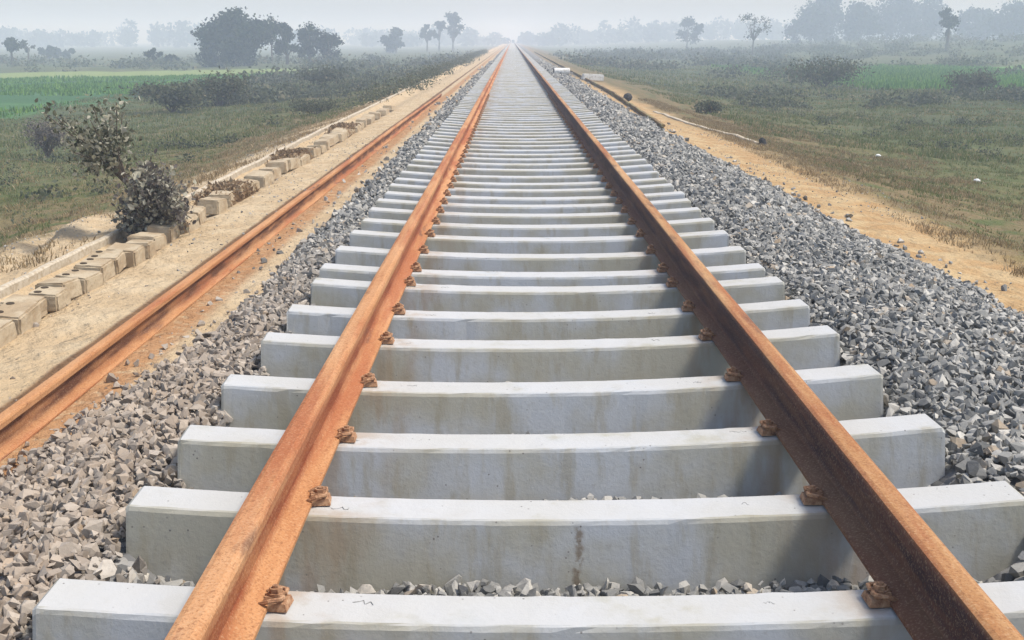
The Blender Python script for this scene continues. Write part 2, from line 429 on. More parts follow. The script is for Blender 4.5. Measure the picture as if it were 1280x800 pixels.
# the bed of packed stone beneath the loose top stones
bx = np.concatenate([np.arange(-2.04, 1.5, .12), np.arange(1.5, 3.3, .1)]); by = axis([(-4, 20, .15), (20, 80, .8), (80, 600, 8)])
BX, BY = np.meshgrid(bx, by)
tt = toe_x(BY)[:, :] if False else toe_x(BY)
BXc = np.clip(BX, left_edge(BY) + .02, tt - .03)
BZ = np.maximum(ballast_z(BXc, BY) - .030, -1); BZ = np.where((BX >= tt - .03) | (BX <= left_edge(BY) + .02), ground_z(BXc, BY) - .03, BZ)
m_, n_ = BX.shape; jj = (np.arange(m_ - 1)[:, None] * n_ + np.arange(n_ - 1)[None, :]).ravel()
nn = NT('packed stone', .95, .1)
v1 = nn.voro(nn.pos, 24, 'F1', 1); sepc = nn.t.nodes.new('ShaderNodeSeparateColor'); nn.t.links.new(v1, sepc.inputs[0])
d1 = nn.voro(nn.pos, 24, 'F1', 0)
nn.color(nn.ramp(sepc.outputs[0], [(0, (.08, .08, .08)), (.6, (.21, .21, .205)), (1, (.36, .35, .33))])); nn.bump(nn.math('MULTIPLY', d1, -1.0), .9, .03)
me = np_mesh('ballast_bed', np.stack([BXc.ravel(), BY.ravel(), BZ.ravel()], 1), np.stack([jj, jj + 1, jj + n_ + 1, jj + n_], 1))
tag(link('ballast_bed', me, nn.m), kind='structure')

# ------------------------------------------------------------------ sleepers
RAIL_C = (-.643, .963)                                    # rail centres
SEAT_Z = -.034
SL = 2.60
def sleeper_top(u):                                       # u from the middle of the sleeper
    return -.055 * (1 - min(1, abs(u) / 1.28) ** 2)
def sleeper_mesh(seed=0, detail=True, fine=False):
    rr = random.Random(seed)
    bm = bmesh.new()
    us = [-1.28, -1.268, -1.2, -1.0, -.78, -.5, -.25, 0, .25, .5, .78, 1.0, 1.2, 1.268, 1.28] if detail else [-1.28, -.7, 0, .7, 1.28]
    rings = []
    if fine: us = [-1.28, -1.27] + list(np.linspace(-1.24, 1.24, 46)) + [1.27, 1.28]
    for k, u in enumerate(us):
        zt = sleeper_top(u)
        endk = 1 if k in (0, len(us) - 1) else 0
        ht, hb = SW / 2, SW / 2 + .05
        ch = .008
        if detail:
            prof = [(-hb, -.31), (-ht - .004, zt - .014), (-ht + .002, zt - .003), (-ht + ch, zt), (ht - ch, zt), (ht - .002, zt - .003), (ht + .004, zt - .014), (hb, -.31)]
        else:
            prof = [(-hb, -.31), (-ht - .004, zt - .014), (-ht + .006, zt - .001), (ht - .006, zt - .001), (ht + .004, zt - .014), (hb, -.31)]
        ring = []
        for (yy_, zz_) in prof:
            z2 = zz_ - (.008 if endk and zz_ > -.2 else 0)
            ux = u
            if zz_ < -.2 and abs(u) > 1.2: ux = u * 1.006
            j = (.0010 + (.003 if fine and rr.random() < .06 and zz_ > -.1 else 0)) if detail else 0
            ring.append(bm.verts.new((ux + rr.uniform(-j, j), yy_ + rr.uniform(-j, j), z2 + rr.uniform(-j, j) * .6)))
        rings.append(ring)
    for a, b_ in zip(rings, rings[1:]):
        for q in range(len(a) - 1): bm.faces.new((a[q], a[q + 1], b_[q + 1], b_[q]))
        bm.faces.new((a[-1], a[0], b_[0], b_[-1]))
    bm.faces.new(rings[0]); bm.faces.new(rings[-1][::-1])
    bmesh.ops.recalc_face_normals(bm, faces=bm.faces)
    return bm_mesh('railway_sleeper', bm)

def clip_mesh(s):
    """s = side of the rail foot (+1 towards +x): iron shoulder block, and a bent spring bar bearing on the foot"""
    bm = bmesh.new()
    add_box(bm, (s * .105, 0, .012), (.078, .105, .030), .82)
    add_box(bm, (s * .088, 0, .034), (.05, .06, .022), .8)
    add_tube(bm, [(s * .058, -.055, .028), (s * .09, -.064, .046), (s * .125, -.045, .048), (s * .128, -.018, .044), (s * .085, -.012, .042), (s * .07, 0, .042),
                  (s * .085, .012, .042), (s * .128, .018, .044), (s * .125, .045, .048), (s * .09, .064, .046), (s * .058, .055, .028)], .0095, 7)
    bmesh.ops.recalc_face_normals(bm, faces=bm.faces)
    return bm_mesh('rail_clip', bm)
def bolt_mesh(s):
    bm = bmesh.new()
    add_tube(bm, [(s * .102, 0, .040), (s * .102, 0, .050)], .027, 14)
    add_tube(bm, [(s * .102, 0, .050), (s * .102, 0, .070)], .0225, 6)
    add_tube(bm, [(s * .102, 0, .070), (s * .102, 0, .080)], [.0115, .011], 9)
    bmesh.ops.recalc_face_normals(bm, faces=bm.faces)
    return bm_mesh('bolt', bm)
clip_me = {s: clip_mesh(s) for s in (-1, 1)}; bolt_me = {s: bolt_mesh(s) for s in (-1, 1)}
for s in (-1, 1): clip_me[s].materials.append(M_CLIP); bolt_me[s].materials.append(M_CLIP)

def mark_mesh(seed):
    rr = random.Random(seed); bm = bmesh.new()
    pts = [(0, 0, 0)]
    for q in range(rr.choice((5, 6, 8, 9))):
        pts.append((pts[-1][0] + rr.uniform(.0, .016), rr.choice((-1, 1)) * rr.uniform(.002, .014), 0))
    add_tube(bm, pts, [rr.uniform(.0003, .0017) for _ in pts], 5)
    bmesh.ops.recalc_face_normals(bm, faces=bm.faces)
    return bm_mesh('casting_mark', bm)

sl_me = [sleeper_mesh(k) for k in range(6)]
near_me = [sleeper_mesh(20 + k, True, True) for k in range(9)]
for q in near_me: q.materials.append(M_CONC)
for q in sl_me: q.materials.append(M_CONC)
far_me = sleeper_mesh(0, False); far_me.materials.append(M_CONC)
GROUP = 'concrete sleepers under the main rails'
NEAR = ['nearest pale concrete sleeper, cut off by the bottom edge of the photo',
        'second concrete sleeper from the bottom, with a dark drip stain down its face',
        'third pale concrete sleeper from the bottom of the photo',
        'fourth pale concrete sleeper from the bottom of the photo',
        'fifth pale concrete sleeper from the bottom of the photo',
        'sixth pale concrete sleeper from the bottom of the photo',
        'seventh pale concrete sleeper from the bottom of the photo',
        'eighth pale concrete sleeper from the bottom of the photo',
        'ninth pale concrete sleeper from the bottom of the photo',
        'tenth pale concrete sleeper from the bottom of the photo',
        'eleventh pale concrete sleeper from the bottom of the photo',
        'twelfth pale concrete sleeper from the bottom of the photo']
FARL = 'pale concrete sleeper in the far receding stretch of track, beyond the twelve nearest'
proto_parts = []
N_SL, N_PARTS = 300, 46
for k in range(N_SL):
    o = bpy.data.objects.new('railway_sleeper', (near_me[k] if k < 9 else sl_me[k % 6] if k < 70 else far_me)); col.objects.link(o)
    o.location = (TX + random.uniform(-.012, .012), rows[k], random.uniform(-.004, .004) if k > 8 else 0)
    o.rotation_euler = (0, 0, random.uniform(-.004, .004) + (YAW[k] if k < 10 else 0))
    if k == 1:
        m2 = near_me[1].copy(); m2.materials.clear(); m2.materials.append(M_DRIP); o.data = m2
    tag(o, NEAR[k] if k < len(NEAR) else FARL, 'sleeper', GROUP)
    if k < N_PARTS:
        for rc in RAIL_C:
            for s in (-1, 1):
                lx = rc - o.location.x
                c_ = bpy.data.objects.new('rail_clip', clip_me[s]); col.objects.link(c_); c_.parent = o
                c_.location = (lx + s * .030 * .4, random.uniform(-.012, .012), sleeper_top(lx) + .001); c_.rotation_euler = (0, 0, random.uniform(-.15, .15)); c_.scale = (.74, .58, .60)
                b_ = bpy.data.objects.new('bolt', bolt_me[s]); col.objects.link(b_); b_.parent = c_
                b_.rotation_euler = (random.uniform(-.05, .05), random.uniform(-.05, .05), 0)
    if k < 7:
        for q in range(2):
            lx = (-.62, .52)[q] + random.uniform(-.1, .1)
            mm = mark_mesh(k * 5 + q); mm.materials.append(M_MARK)
            c_ = bpy.data.objects.new('casting_mark', mm); col.objects.link(c_); c_.parent = o
            c_.location = (lx, random.uniform(-.03, .03), sleeper_top(lx) + .001); c_.scale = (.65, .8, .6)
            c_.rotation_euler = (0, math.atan(-.046 * 2 * lx / 1.69) , 0)
# the rest of the track, past the 300 sleepers that show
V = []; F = []
fv = np.array([v.co[:] for v in far_me.vertices]); ff = [list(p_.vertices) for p_ in far_me.polygons if len(p_.vertices) == 4]
for q, y_ in enumerate(rows[N_SL:]):
    V.append(fv + np.array([TX, y_, 0])); F.append(np.array(ff) + q * len(fv))
tag(link('distant_sleepers', np_mesh('distant_sleepers', np.concatenate(V), np.concatenate(F)), M_CONC), 'pale sleepers merging into one band at the far end of the track', kind='stuff')

# ------------------------------------------------------------------ rails
def rail_profile():
    half = [(.070, 0), (.070, .011), (.052, .018), (.020, .029), (.0095, .045), (.0085, .085), (.0095, .115), (.016, .127), (.0345, .134), (.0355, .160), (.031, .170), (.018, .174)]
    return [(x_, z_) for x_, z_ in half] + [(-x_, z_) for x_, z_ in half[::-1]]
def rail(name, path, base_z, mat, label, tilt=0, sc=1.0):
    """path: list of (x, y); base_z constant or function of y"""
    prof = [(a * sc, b * sc) for a, b in rail_profile()]; V = []; m_ = len(prof)
    for q, (x_, y_) in enumerate(path):
        bz = base_z(x_, y_) if callable(base_z) else base_z
        ca, sa = math.cos(tilt), math.sin(tilt)
        for (u, w_) in prof:
            V.append((x_ + u * ca + w_ * sa, y_, bz - u * sa + w_ * ca))
    V = np.array(V); F = []
    for q in range(len(path) - 1):
        for k in range(m_):
            F.append((q * m_ + k, q * m_ + (k + 1) % m_, (q + 1) * m_ + (k + 1) % m_, (q + 1) * m_ + k))
    bm = bmesh.new()
    vs = [bm.verts.new(v) for v in V]
    for f_ in F: bm.faces.new([vs[a] for a in f_])
    bm.faces.new(vs[:m_]); bm.faces.new(vs[-m_:][::-1])
    bmesh.ops.recalc_face_normals(bm, faces=bm.faces)
    o = link(name, bm_mesh(name, bm), mat); tag(o, label, 'rail')
    return o
ys = list(axis([(-3, 12, .25), (12, 40, 1.0), (40, 480, 8)]))
def wob(y, s, a): return a * (fbm(np.array([y * .35]), np.array([s]), 51)[0] - .47)
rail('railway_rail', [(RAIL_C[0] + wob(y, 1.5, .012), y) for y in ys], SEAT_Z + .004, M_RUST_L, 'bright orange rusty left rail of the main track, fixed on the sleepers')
rail('railway_rail', [(RAIL_C[1] + wob(y, 5.5, .012), y) for y in ys], SEAT_Z + .004, M_RUST_R, 'rusty right rail of the main track, orange on top with shade-dark sides')
yl = [y for y in axis([(-3, 12, .25), (12, 33, .5)])]
rail('railway_rail', [(-2.045 + wob(y, 9.5, .02), y) for y in yl], lambda x_, y_: -.330 - .004 * max(0, y_ - 22), M_RUST_S, 'loose rusty rail lying on the pale sand left of the track', sc=.78)
yr = [y for y in axis([(20.8, 40, .6), (40, 160, 3)])]
rail('railway_rail', [(2.78 + .022 * min(y - 20.8, 14) + wob(y, 13.5, .03), y) for y in yr], lambda x_, y_: max(float(ballast_z(x_, y_)), float(ground_z(x_, y_))) - .075, M_RUST_D,
     'loose dark rail lying along the edge of the ballast right of the track')

# ------------------------------------------------------------------ concrete blocks and edging, left
n = NT('weathered pale block', .92, .15)
f = n.noise(n.pos, 30, 5, .7); g = n.noise(n.pos, 5, 4, .6)
n.color(n.mix(n.math('MULTIPLY', n.step(f, .5, .7), .5), n.mix(n.step(g, .4, .62), (.43, .355, .245), (.34, .26, .165)), (.22, .165, .10))); n.bump(f, .5, .01); M_BLOCK = n.m
n = NT('hole shade', 1, 0); n.color((.07, .055, .04)); M_HOLE_SHADE = n.m

def block_thing(y, lenx, leny, h, label, yaw=0, holes=True, x=-2.42):  # holes: adds the dark plugs that paint socket shade
    bm = bmesh.new()
    rr = random.Random(int(y * 1000))
    # block; dark plugs near the back of the top paint the shade of sockets
    add_box(bm, (0, 0, 0), (lenx, leny, h), .93)
    bmesh.ops.bevel(bm, geom=bm.edges[:], offset=.012, segments=2, affect='EDGES')
    bmesh.ops.subdivide_edges(bm, edges=[e for e in bm.edges if e.calc_length() > .08], cuts=3, use_grid_fill=True)
    for v in bm.verts:
        v.co += Vector((rr.uniform(-1, 1), rr.uniform(-1, 1), rr.uniform(-1, 1))) * .0022
    o = link('concrete_block', bm_mesh('concrete_block', bm), M_BLOCK)
    gz = float(ground_z(x - lenx / 2, y))
    o.location = (x - lenx / 2, y, -.335 + h / 2 - .03); o.rotation_euler = (rr.uniform(-.08, .08), rr.uniform(-.05, .12), yaw)
    tag(o, label, 'concrete block', 'concrete blocks edging the sandy shoulder')
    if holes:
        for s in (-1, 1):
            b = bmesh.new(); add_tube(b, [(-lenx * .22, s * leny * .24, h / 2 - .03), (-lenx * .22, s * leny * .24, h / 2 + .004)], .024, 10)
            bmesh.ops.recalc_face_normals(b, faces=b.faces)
            link('socket_shade', bm_mesh('socket_shade', b), M_HOLE_SHADE, o)
    return o
def y_of(px, X): return (F_PX * X / (px - 640.0) - 1.56 * SP) / CP
LB = 'pale weathered concrete block in the row edging the sand beyond the leafy shrub'
NB = {10: 'nearest concrete block of the left row, at the left edge of the photo', 43: 'long pale concrete block near the left edge, second of its row', 66: 'third concrete block of the left row, counted from the left edge of the photo'}
NB2 = 'pale concrete block between the third block of the row and the leafy shrub'
for px, ln in [(10, .28), (43, .36), (66, .24), (88, .24), (106, .24), (124, .25), (146, .27), (165, .27), (178, .25), (192, .26), (209, .30), (228, .32), (245, .30), (262, .34),
               (283, .30), (299, .30), (313, .34), (327, .36), (340, .42), (353, .34), (367, .4), (374, .45), (383, .45), (391, .45), (399, .45), (406, .5), (413, .5), (420, .5), (426, .55), (432, .55), (438, .55), (444, .6), (450, .6), (456, .65), (463, .7), (470, .75), (478, .8), (486, .9), (494, .9)]:
    y_ = y_of(px, -2.77)
    lab = NB.get(px) or (NB2 if px < 175 else LB)
    block_thing(y_, random.uniform(.20, .26), ln * random.uniform(.92, 1.06), random.uniform(.11, .145), lab, random.uniform(-.12, .12), px in (10, 43, 88, 124, 146, 165), -2.80 + random.uniform(-.05, .03))

n = NT('edging concrete', .9, .2)
f = n.noise(n.pos, 22, 5, .7)
n.color(n.mix(n.step(f, .4, .66), (.50, .44, .34), (.36, .29, .20))); n.bump(f, .4, .01); M_EDGE = n.m
def kerb(path, w, h, label, seed):
    bm = bmesh.new(); rr = random.Random(seed); rings = []
    for (x_, y_) in path:
        gz = float(ground_z(x_, y_)) + rr.uniform(-.006, .006)
        xo = rr.uniform(-.006, .006)
        rings.append([bm.verts.new((x_ + xo + a, y_, gz + b_)) for a, b_ in ((-w / 2, -.12), (-w / 2, h - .012), (-w / 2 + .012, h), (w / 2 - .012, h), (w / 2, h - .012), (w / 2, -.12))])
    for a, b_ in zip(rings, rings[1:]):
        for q in range(6): bm.faces.new((a[q], a[(q + 1) % 6], b_[(q + 1) % 6], b_[q]))
    bm.faces.new(rings[0]); bm.faces.new(rings[-1][::-1])
    bmesh.ops.recalc_face_normals(bm, faces=bm.faces)
    return tag(link('concrete_kerb', bm_mesh('concrete_kerb', bm), M_EDGE), label, 'kerb')
kerb([(-3.35 - .004 * y, y) for y in np.arange(3.5, 48, .35)], .055, .045, 'long thin pale concrete kerb behind the row of blocks on the left shoulder', 3)
kerb([(4.22 - .105 * (y - 19.3) + .05 * math.sin(y), y) for y in np.arange(19.3, 27.5, .5)], (.09), .03, 'pale curving concrete kerb on the sand right of the ballast', 4)

# pale slabs, rock, bag on the right shoulder
n = NT('whitewashed concrete', .85, .2); f = n.noise(n.pos, 9, 4, .6); n.color(n.mix(n.step(f, .45, .65), (.70, .69, .66), (.5, .48, .43))); n.bump(f, .3, .01); M_WHITE = n.m
n = NT('black stone', .8, .3); f = n.noise(n.pos, 12, 4, .6); n.color(n.mix(f, (.012, .012, .013), (.05, .048, .046))); n.bump(f, .6, .02); M_BLACK = n.m
def slab(name, loc, size, yaw, label, cat, ends=False):
    bm = bmesh.new(); add_box(bm, (0, 0, 0), size, .94)
    bmesh.ops.bevel(bm, geom=bm.edges[:], offset=.02, segments=2, affect='EDGES')
    o = link(name, bm_mesh(name, bm), M_WHITE); o.location = loc; o.rotation_euler = (0, .05, yaw); tag(o, label, cat)
    return o
def bz(x, y): return max(float(ballast_z(x, y)), float(ground_z(x, y)))
x1 = at(741, 48); slab('concrete_slab', (x1, 48, bz(x1, 48) + .12), (.92, .34, .26), .15, 'whitewashed concrete slab lying across the right edge of the ballast', 'concrete slab')
# white drum lying on its side with a dark open end
xd = at(702, 47)
bm = bmesh.new()
prof = [(-.42, .15), (-.40, .17), (-.1, .165), (-.09, .172), (-.07, .172), (-.06, .165), (.2, .165), (.40, .17), (.42, .15)]
rings = [[bm.verts.new((u, math.cos(a) * r_, math.sin(a) * r_)) for a in (2 * math.pi * k / 16 for k in range(16))] for u, r_ in prof]
for a, b_ in zip(rings, rings[1:]):
    for q in range(16): bm.faces.new((a[q], a[(q + 1) % 16], b_[(q + 1) % 16], b_[q]))
bm.faces.new(rings[-1])
bmesh.ops.recalc_face_normals(bm, faces=bm.faces)
dr = link('concrete_pipe', bm_mesh('concrete_pipe', bm, False), M_WHITE); dr.location = (xd, 47, bz(xd, 47) + .11); dr.scale = (.78, .8, .8); dr.rotation_euler = (0, 0, .12)
tag(dr, 'short white concrete pipe lying on the ballast beside the sleeper ends', 'pipe')
bm = bmesh.new(); add_tube(bm, [(-.44, 0, 0), (-.30, 0, 0)], [.155, .15], 16); bmesh.ops.recalc_face_normals(bm, faces=bm.faces)
link('dark_plug', bm_mesh('dark_plug', bm), M_BLACK, dr)
def rock(name, loc, s, label, cat, mat, flat=1.0):
    bm = bmesh.new(); bmesh.ops.create_icosphere(bm, subdivisions=3, radius=1)
    for v in bm.verts:
        d = v.co.normalized(); k = 1 + .35 * (fbm(np.array([d.x * 1.7 + loc[0]]), np.array([d.y * 1.7 + d.z * 2.1 + loc[1]]), 77)[0] - .47) * 2
        v.co = Vector((d.x * s[0], d.y * s[1], d.z * s[2])) * k
    o = link(name, bm_mesh(name, bm), mat); o.location = loc; return tag(o, label, cat)
xr_ = at(785, 31); rock('boulder', (xr_, 31, bz(xr_, 31) + .10), (.11, .10, .12), 'small black boulder standing beside the loose right rail', 'boulder', M_BLACK)
xr_ = at(953, 19.2, 1.7); rock('boulder', (xr_, 19.2, float(ground_z(xr_, 19.2)) + .05), (.065, .06, .075), 'black stone on the sand at the edge of the right grass', 'boulder', M_BLACK)
n = NT('thin white plastic', .5, .4); n.color((.75, .76, .74)); M_BAG = n.m
for px, py, lab in ((1097, 205, 'crumpled white plastic scrap in the right field, farther from the camera'), (1220, 240, 'crumpled white plastic scrap in the right field, nearest the right edge')):
    a = PITCH + math.atan((py - 400) / F_PX); Y = 2.45 / math.tan(a); X = at(px, Y, 2.4)
    rock('plastic_scrap', (X, Y, float(ground_z(X, Y)) + .06), (.055, .04, .03), lab, 'litter', M_BAG)

# ------------------------------------------------------------------ vegetation
def quads(P, size, up=.3, aspect=1.6, bend=.0):
    """leaf faces at P: random frames; returns verts, faces"""
    m = len(P); u = rng.normal(size=(m, 3)); u /= np.linalg.norm(u, axis=1)[:, None]
    w_ = rng.normal(size=(m, 3)); w_[:, 2] += up; v = np.cross(u, w_); v /= np.linalg.norm(v, axis=1)[:, None] + 1e-9
    nrm = np.cross(u, v)
    s = (size * np.exp(rng.normal(0, .25, m)))[:, None]
    a = P - u * s * .5 * aspect; c = P + u * s * .5 * aspect; b = P + v * s * .5 + nrm * s * bend; d = P - v * s * .5 + nrm * s * bend
    V = np.stack([a, b, c, d], 1).reshape(-1, 3)
    return V, np.arange(m * 4).reshape(-1, 4)

def blades(X, Y, h, wdt, lean=.45, per=5, spread=.05):
    X = np.repeat(X, per) + rng.normal(0, 1, len(X) * per) * spread; Y = np.repeat(Y, per) + rng.normal(0, 1, len(Y) * per) * spread
    h = np.repeat(h, per) * rng.uniform(.5, 1.15, len(X)); wdt = np.repeat(wdt, per)
    Z = ground_z(X, Y) - .01
    a = rng.uniform(0, 2 * math.pi, len(X)); l = rng.uniform(.1, 1, len(X)) * lean * h; b = rng.uniform(0, 2 * math.pi, len(X))
    dx, dy = np.cos(a) * wdt / 2, np.sin(a) * wdt / 2
    lx, ly = np.cos(b) * l, np.sin(b) * l
    p0 = np.stack([X - dx, Y - dy, Z], 1); p1 = np.stack([X + dx, Y + dy, Z], 1)
    p2 = np.stack([X + dx * .6 + lx * .4, Y + dy * .6 + ly * .4, Z + h * .6], 1); p3 = np.stack([X + lx, Y + ly, Z + h], 1)
    V = np.stack([p0, p1, p2, p3], 1).reshape(-1, 3)
    return V, np.arange(len(X) * 4).reshape(-1, 4)

def gather(lst):
    V = []; F = []; o = 0
    for v, f_ in lst: V.append(v); F.append(f_ + o); o += len(v)
    return np.concatenate(V), np.concatenate(F)

G_GREEN = [(0, (.092, .13, .042)), (.35, (.145, .18, .058)), (.7, (.21, .21, .085)), (1, (.31, .26, .135))]
G_DRY = [(0, (.18, .135, .07)), (.35, (.30, .215, .11)), (.75, (.40, .295, .165)), (1, (.50, .41, .26))]
M_GRASS = leaf_material('grass blades', G_GREEN); M_DRY = leaf_material('dry grass blades', G_DRY)

def field_points(n_, x0, x1, y0, y1, power=1.0):
    X = rng.uniform(x0, x1, n_); Y = y0 + (y1 - y0) * rng.uniform(0, 1, n_) ** power
    return X, Y
L = []
for x0, x1, y0, y1, n_, hh, ww, per in ((4.5, 17, 5, 26, 24000, .050, .010, 7), (5.5, 26, 24, 60, 22000, .085, .030, 5), (-14, -3.6, 5, 28, 22000, .050, .010, 7), (-20, -4, 26, 60, 18000, .085, .030, 5), (5, 45, 58, 120, 12000, .15, .08, 5), (-18, -5, 58, 120, 8000, .14, .08, 5)):
    X, Y = field_points(n_, x0, x1, y0, y1, 1.25)
    mask = fbm(X * .5, Y * .5, 61) + rng.uniform(-.16, .16, n_)
    edge_l = smooth(-4.5, -6.2, X) if y1 < 30 else smooth(-4.2, -5.2, X)
    if x0 < 0: edge_l = edge_l * np.where((Y < 10.5) & (X > -6.8), .12, 1)
    keep = (mask > .40) & ~((X > 22) & (Y > 62) & (Y < 114) & (rng.uniform(0, 1, n_) < .9)) & (rng.uniform(0, 1, n_) < (edge_l if x0 < 0 else smooth(4.2, 5.4, X)))
    X, Y = X[keep], Y[keep]
    hs = hh * (.6 + 1.1 * fbm(X * .35, Y * .35, 67))
    L.append(blades(X, Y, hs, np.full(len(X), ww), .6, per, hh * .6))
V, F = gather(L)
tag(link('grass', np_mesh('grass', V, F), M_GRASS), 'short rough green grass over both fields', kind='stuff')
L = []
for x0, x1, y0, y1, n_, hh, ww in ((3.75, 8.6, 5, 34, 30000, .060, .008), (-7.2, -3.7, 5, 34, 9000, .055, .008), (-4.0, -3.45, 8, 40, 1000, .07, .010), (6, 22, 10, 60, 9000, .09, .018), (-16, -5, 12, 60, 6500, .08, .018)):
    X, Y = field_points(n_, x0, x1, y0, y1, 1.2)
    mask = fbm(X * .8, Y * .8, 71) + rng.uniform(-.12, .12, n_)
    keep = mask > (.44 if abs(x1 - x0) < 6 else .52)
    X, Y = X[keep], Y[keep]
    L.append(blades(X, Y, np.full(len(X), hh) * (.5 + fbm(X, Y, 73)), np.full(len(X), ww), .8, 6, hh * .6))
V, F = gather(L)
tag(link('dry_grass', np_mesh('dry_grass', V, F), M_DRY), 'dry brown grass along the edges of the sand', kind='stuff')

# weedy scrub across the fields: low uneven clumps
M_SCRUB = leaf_material('scrub leaves', [(0, (.055, .068, .042)), (.5, (.095, .11, .065)), (.85, (.14, .148, .085)), (1, (.20, .17, .11))])
PP = []
def scrub(n_, x0, x1, y0, y1, r, hgt, leaves, thr, seed):
    X, Y = field_points(n_, x0, x1, y0, y1, 1.0)
    k = (fbm(X * .16, Y * .10, seed) > thr) & ~((X > 23) & (X < 50) & (Y > 63) & (Y < 112) & (rng.uniform(0, 1, len(X)) < .85))
    X, Y = X[k], Y[k]
    for a, b in zip(X, Y):
        rr = r * random.uniform(.5, 1.3); m = max(6, int(leaves * 3.2 * random.uniform(.5, 1.2)))
        q = rng.normal(size=(m, 3)) * (.42, .42, .30)
        z0 = float(ground_z(a, b))
        PP.append((np.stack([a + q[:, 0] * rr, b + q[:, 1] * rr, z0 + np.abs(q[:, 2] + .25) * hgt * 1.6], 1), rr))
scrub(150, 8, 22, 16, 44, .30, .16, 40, .45, 81)
scrub(420, 9, 36, 40, 60, .8, .36, 46, .45, 83)
scrub(420, 6, 60, 70, 160, 1.6, .6, 44, .47, 85)
scrub(200, -17, -6, 14, 44, .34, .17, 40, .47, 87)
scrub(260, 60, 150, 110, 260, 2.2, .9, 40, .36, 99); scrub(240, 12, 62, 150, 230, 2.0, .8, 40, .36, 101)
scrub(330, -4.9, -3.2, 31, 160, .45, .34, 30, .0, 103)
scrub(190, -19, -6, 44, 76, .9, .40, 44, .46, 89)
scrub(170, -17, -5, 76, 170, 1.5, .6, 40, .47, 91)
scrub(160, -95, -20, 112, 180, 2.0, .7, 40, .40, 93)
L = [quads(p_, np.full(len(p_), r_ * .105), .3, 1.5) for p_, r_ in PP]
V, F = gather(L)
tag(link('scrub', np_mesh('scrub', V, F), M_SCRUB), 'low dark weedy scrub scattered over the fields', kind='stuff')

# young crop on the green strips
M_CROP = leaf_material('crop leaves', [(0, (.05, .14, .03)), (.5, (.11, .25, .045)), (1, (.22, .36, .075))])
X, Y = field_points(16000, -62, -18.5, 41, 100, 1.2); k = (fbm(X * .05, Y * .25, 95) > .42) & (Y - .33 * X < 101); X, Y = X[k], Y[k]
La = blades(X, Y, np.full(len(X), .22), np.full(len(X), .10), .4, 4, .2)
X, Y = field_points(9000, 20, 44, 64, 116, 1.0); k = fbm(X * .12, Y * .12, 97) > .45; X, Y = X[k], Y[k]
Lb = blades(X, Y, np.full(len(X), .36), np.full(len(X), .12), .4, 4, .25)
V, F = gather([La, Lb])
tag(link('young_crop', np_mesh('young_crop', V, F), M_CROP), 'fresh green crop growing in strips in both fields', kind='stuff')

M_BARK = NT('grey brown bark', .95, .1); f = M_BARK.noise(M_BARK.stretch(M_BARK.pos, 8, 8, 2), 2.0, 4); M_BARK.color(M_BARK.mix(f, (.07, .055, .04), (.16, .13, .10))); M_BARK = M_BARK.m
M_TREE = leaf_material('dark tree leaves', [(0, (.010, .018, .010)), (.5, (.022, .036, .016)), (.85, (.042, .058, .024)), (1, (.07, .085, .038))])
M_TREE2 = leaf_material('dusty tree leaves', [(0, (.035, .040, .022)), (.5, (.06, .07, .035)), (1, (.11, .105, .06))])

def tree(name, px, Y, top, wpx, label, clumps, leaf, per, mat=M_TREE, cat='tree', trunk_r=.2, low=.18, gap=.75, hmin=None, group=None):
    """tree whose crown spans wpx pixels and reaches pixel row top at distance Y"""
    h0 = 2.7; X = at(px, Y, h0); gz = float(ground_z(X, Y)); H = z_at(top, Y) - gz
    W = wpx / F_PX * Y * CP
    root = empty(name, (X, Y, gz)); tag(root, label, cat, group)
    rr = random.Random(int(px * 7 + Y)); C = []
    ph = [rr.uniform(0, 6.28) for _ in range(4)]
    def envelope(q):
        az = math.atan2(q.x, q.z)                       # irregular outline: lobes and bites
        return .80 + .16 * math.sin(2 * az + ph[0]) + .13 * math.sin(3 * az + ph[1]) + .09 * math.sin(5 * az + ph[2])
    for k in range(clumps):
        while True:
            q = Vector((rr.uniform(-1, 1), rr.uniform(-1, 1), rr.uniform(-1, 1)))
            if q.length < 1: break
        q = q.normalized() * (q.length ** .7) * envelope(q)
        cr = rr.uniform(.14, .40) * min(W, H * (1 - low)) * .5 * gap
        zc = H * (low + (1 - low) * .5) + q.z * (H * (1 - low) * .5) - cr * .25
        shrink = 1.0 if q.z < .2 else 1 - (q.z - .2) * .55
        C.append((Vector((q.x * W / 2 * shrink, q.y * W / 2 * shrink, max(zc, cr * .3))), cr))
    bm = bmesh.new()
    tz = H * max(low, .15) * 1.3
    add_tube(bm, [(0, 0, -.3), (W * .01, 0, tz * .5), (W * .02, W * .01, tz), (W * .01, 0, H * .62)], [trunk_r * 1.25, trunk_r, trunk_r * .8, trunk_r * .3], 8)
    for c_, r_ in C[:14]:
        m_ = Vector((0, 0, tz)).lerp(c_, .5) + Vector((0, 0, H * .03))
        add_tube(bm, [(W * .02, W * .01, tz * .9), m_, c_], [trunk_r * .5, trunk_r * .3, trunk_r * .1], 5)
    bmesh.ops.recalc_face_normals(bm, faces=bm.faces)
    link('trunk', bm_mesh('trunk', bm), M_BARK, root)
    P = []
    for c_, r_ in C:
        mm_ = int(per * 1.7 * rng.uniform(.5, 1.2))
        d = rng.normal(size=(mm_, 3)) * np.array([.52, .52, .42])
        P.append(np.array(c_) + d * r_)
    P = np.concatenate(P)
    V, F = quads(P, np.full(len(P), leaf * .66), .2, 1.5)
    link('crown', np_mesh('crown', V, F), mat, root)
    return root

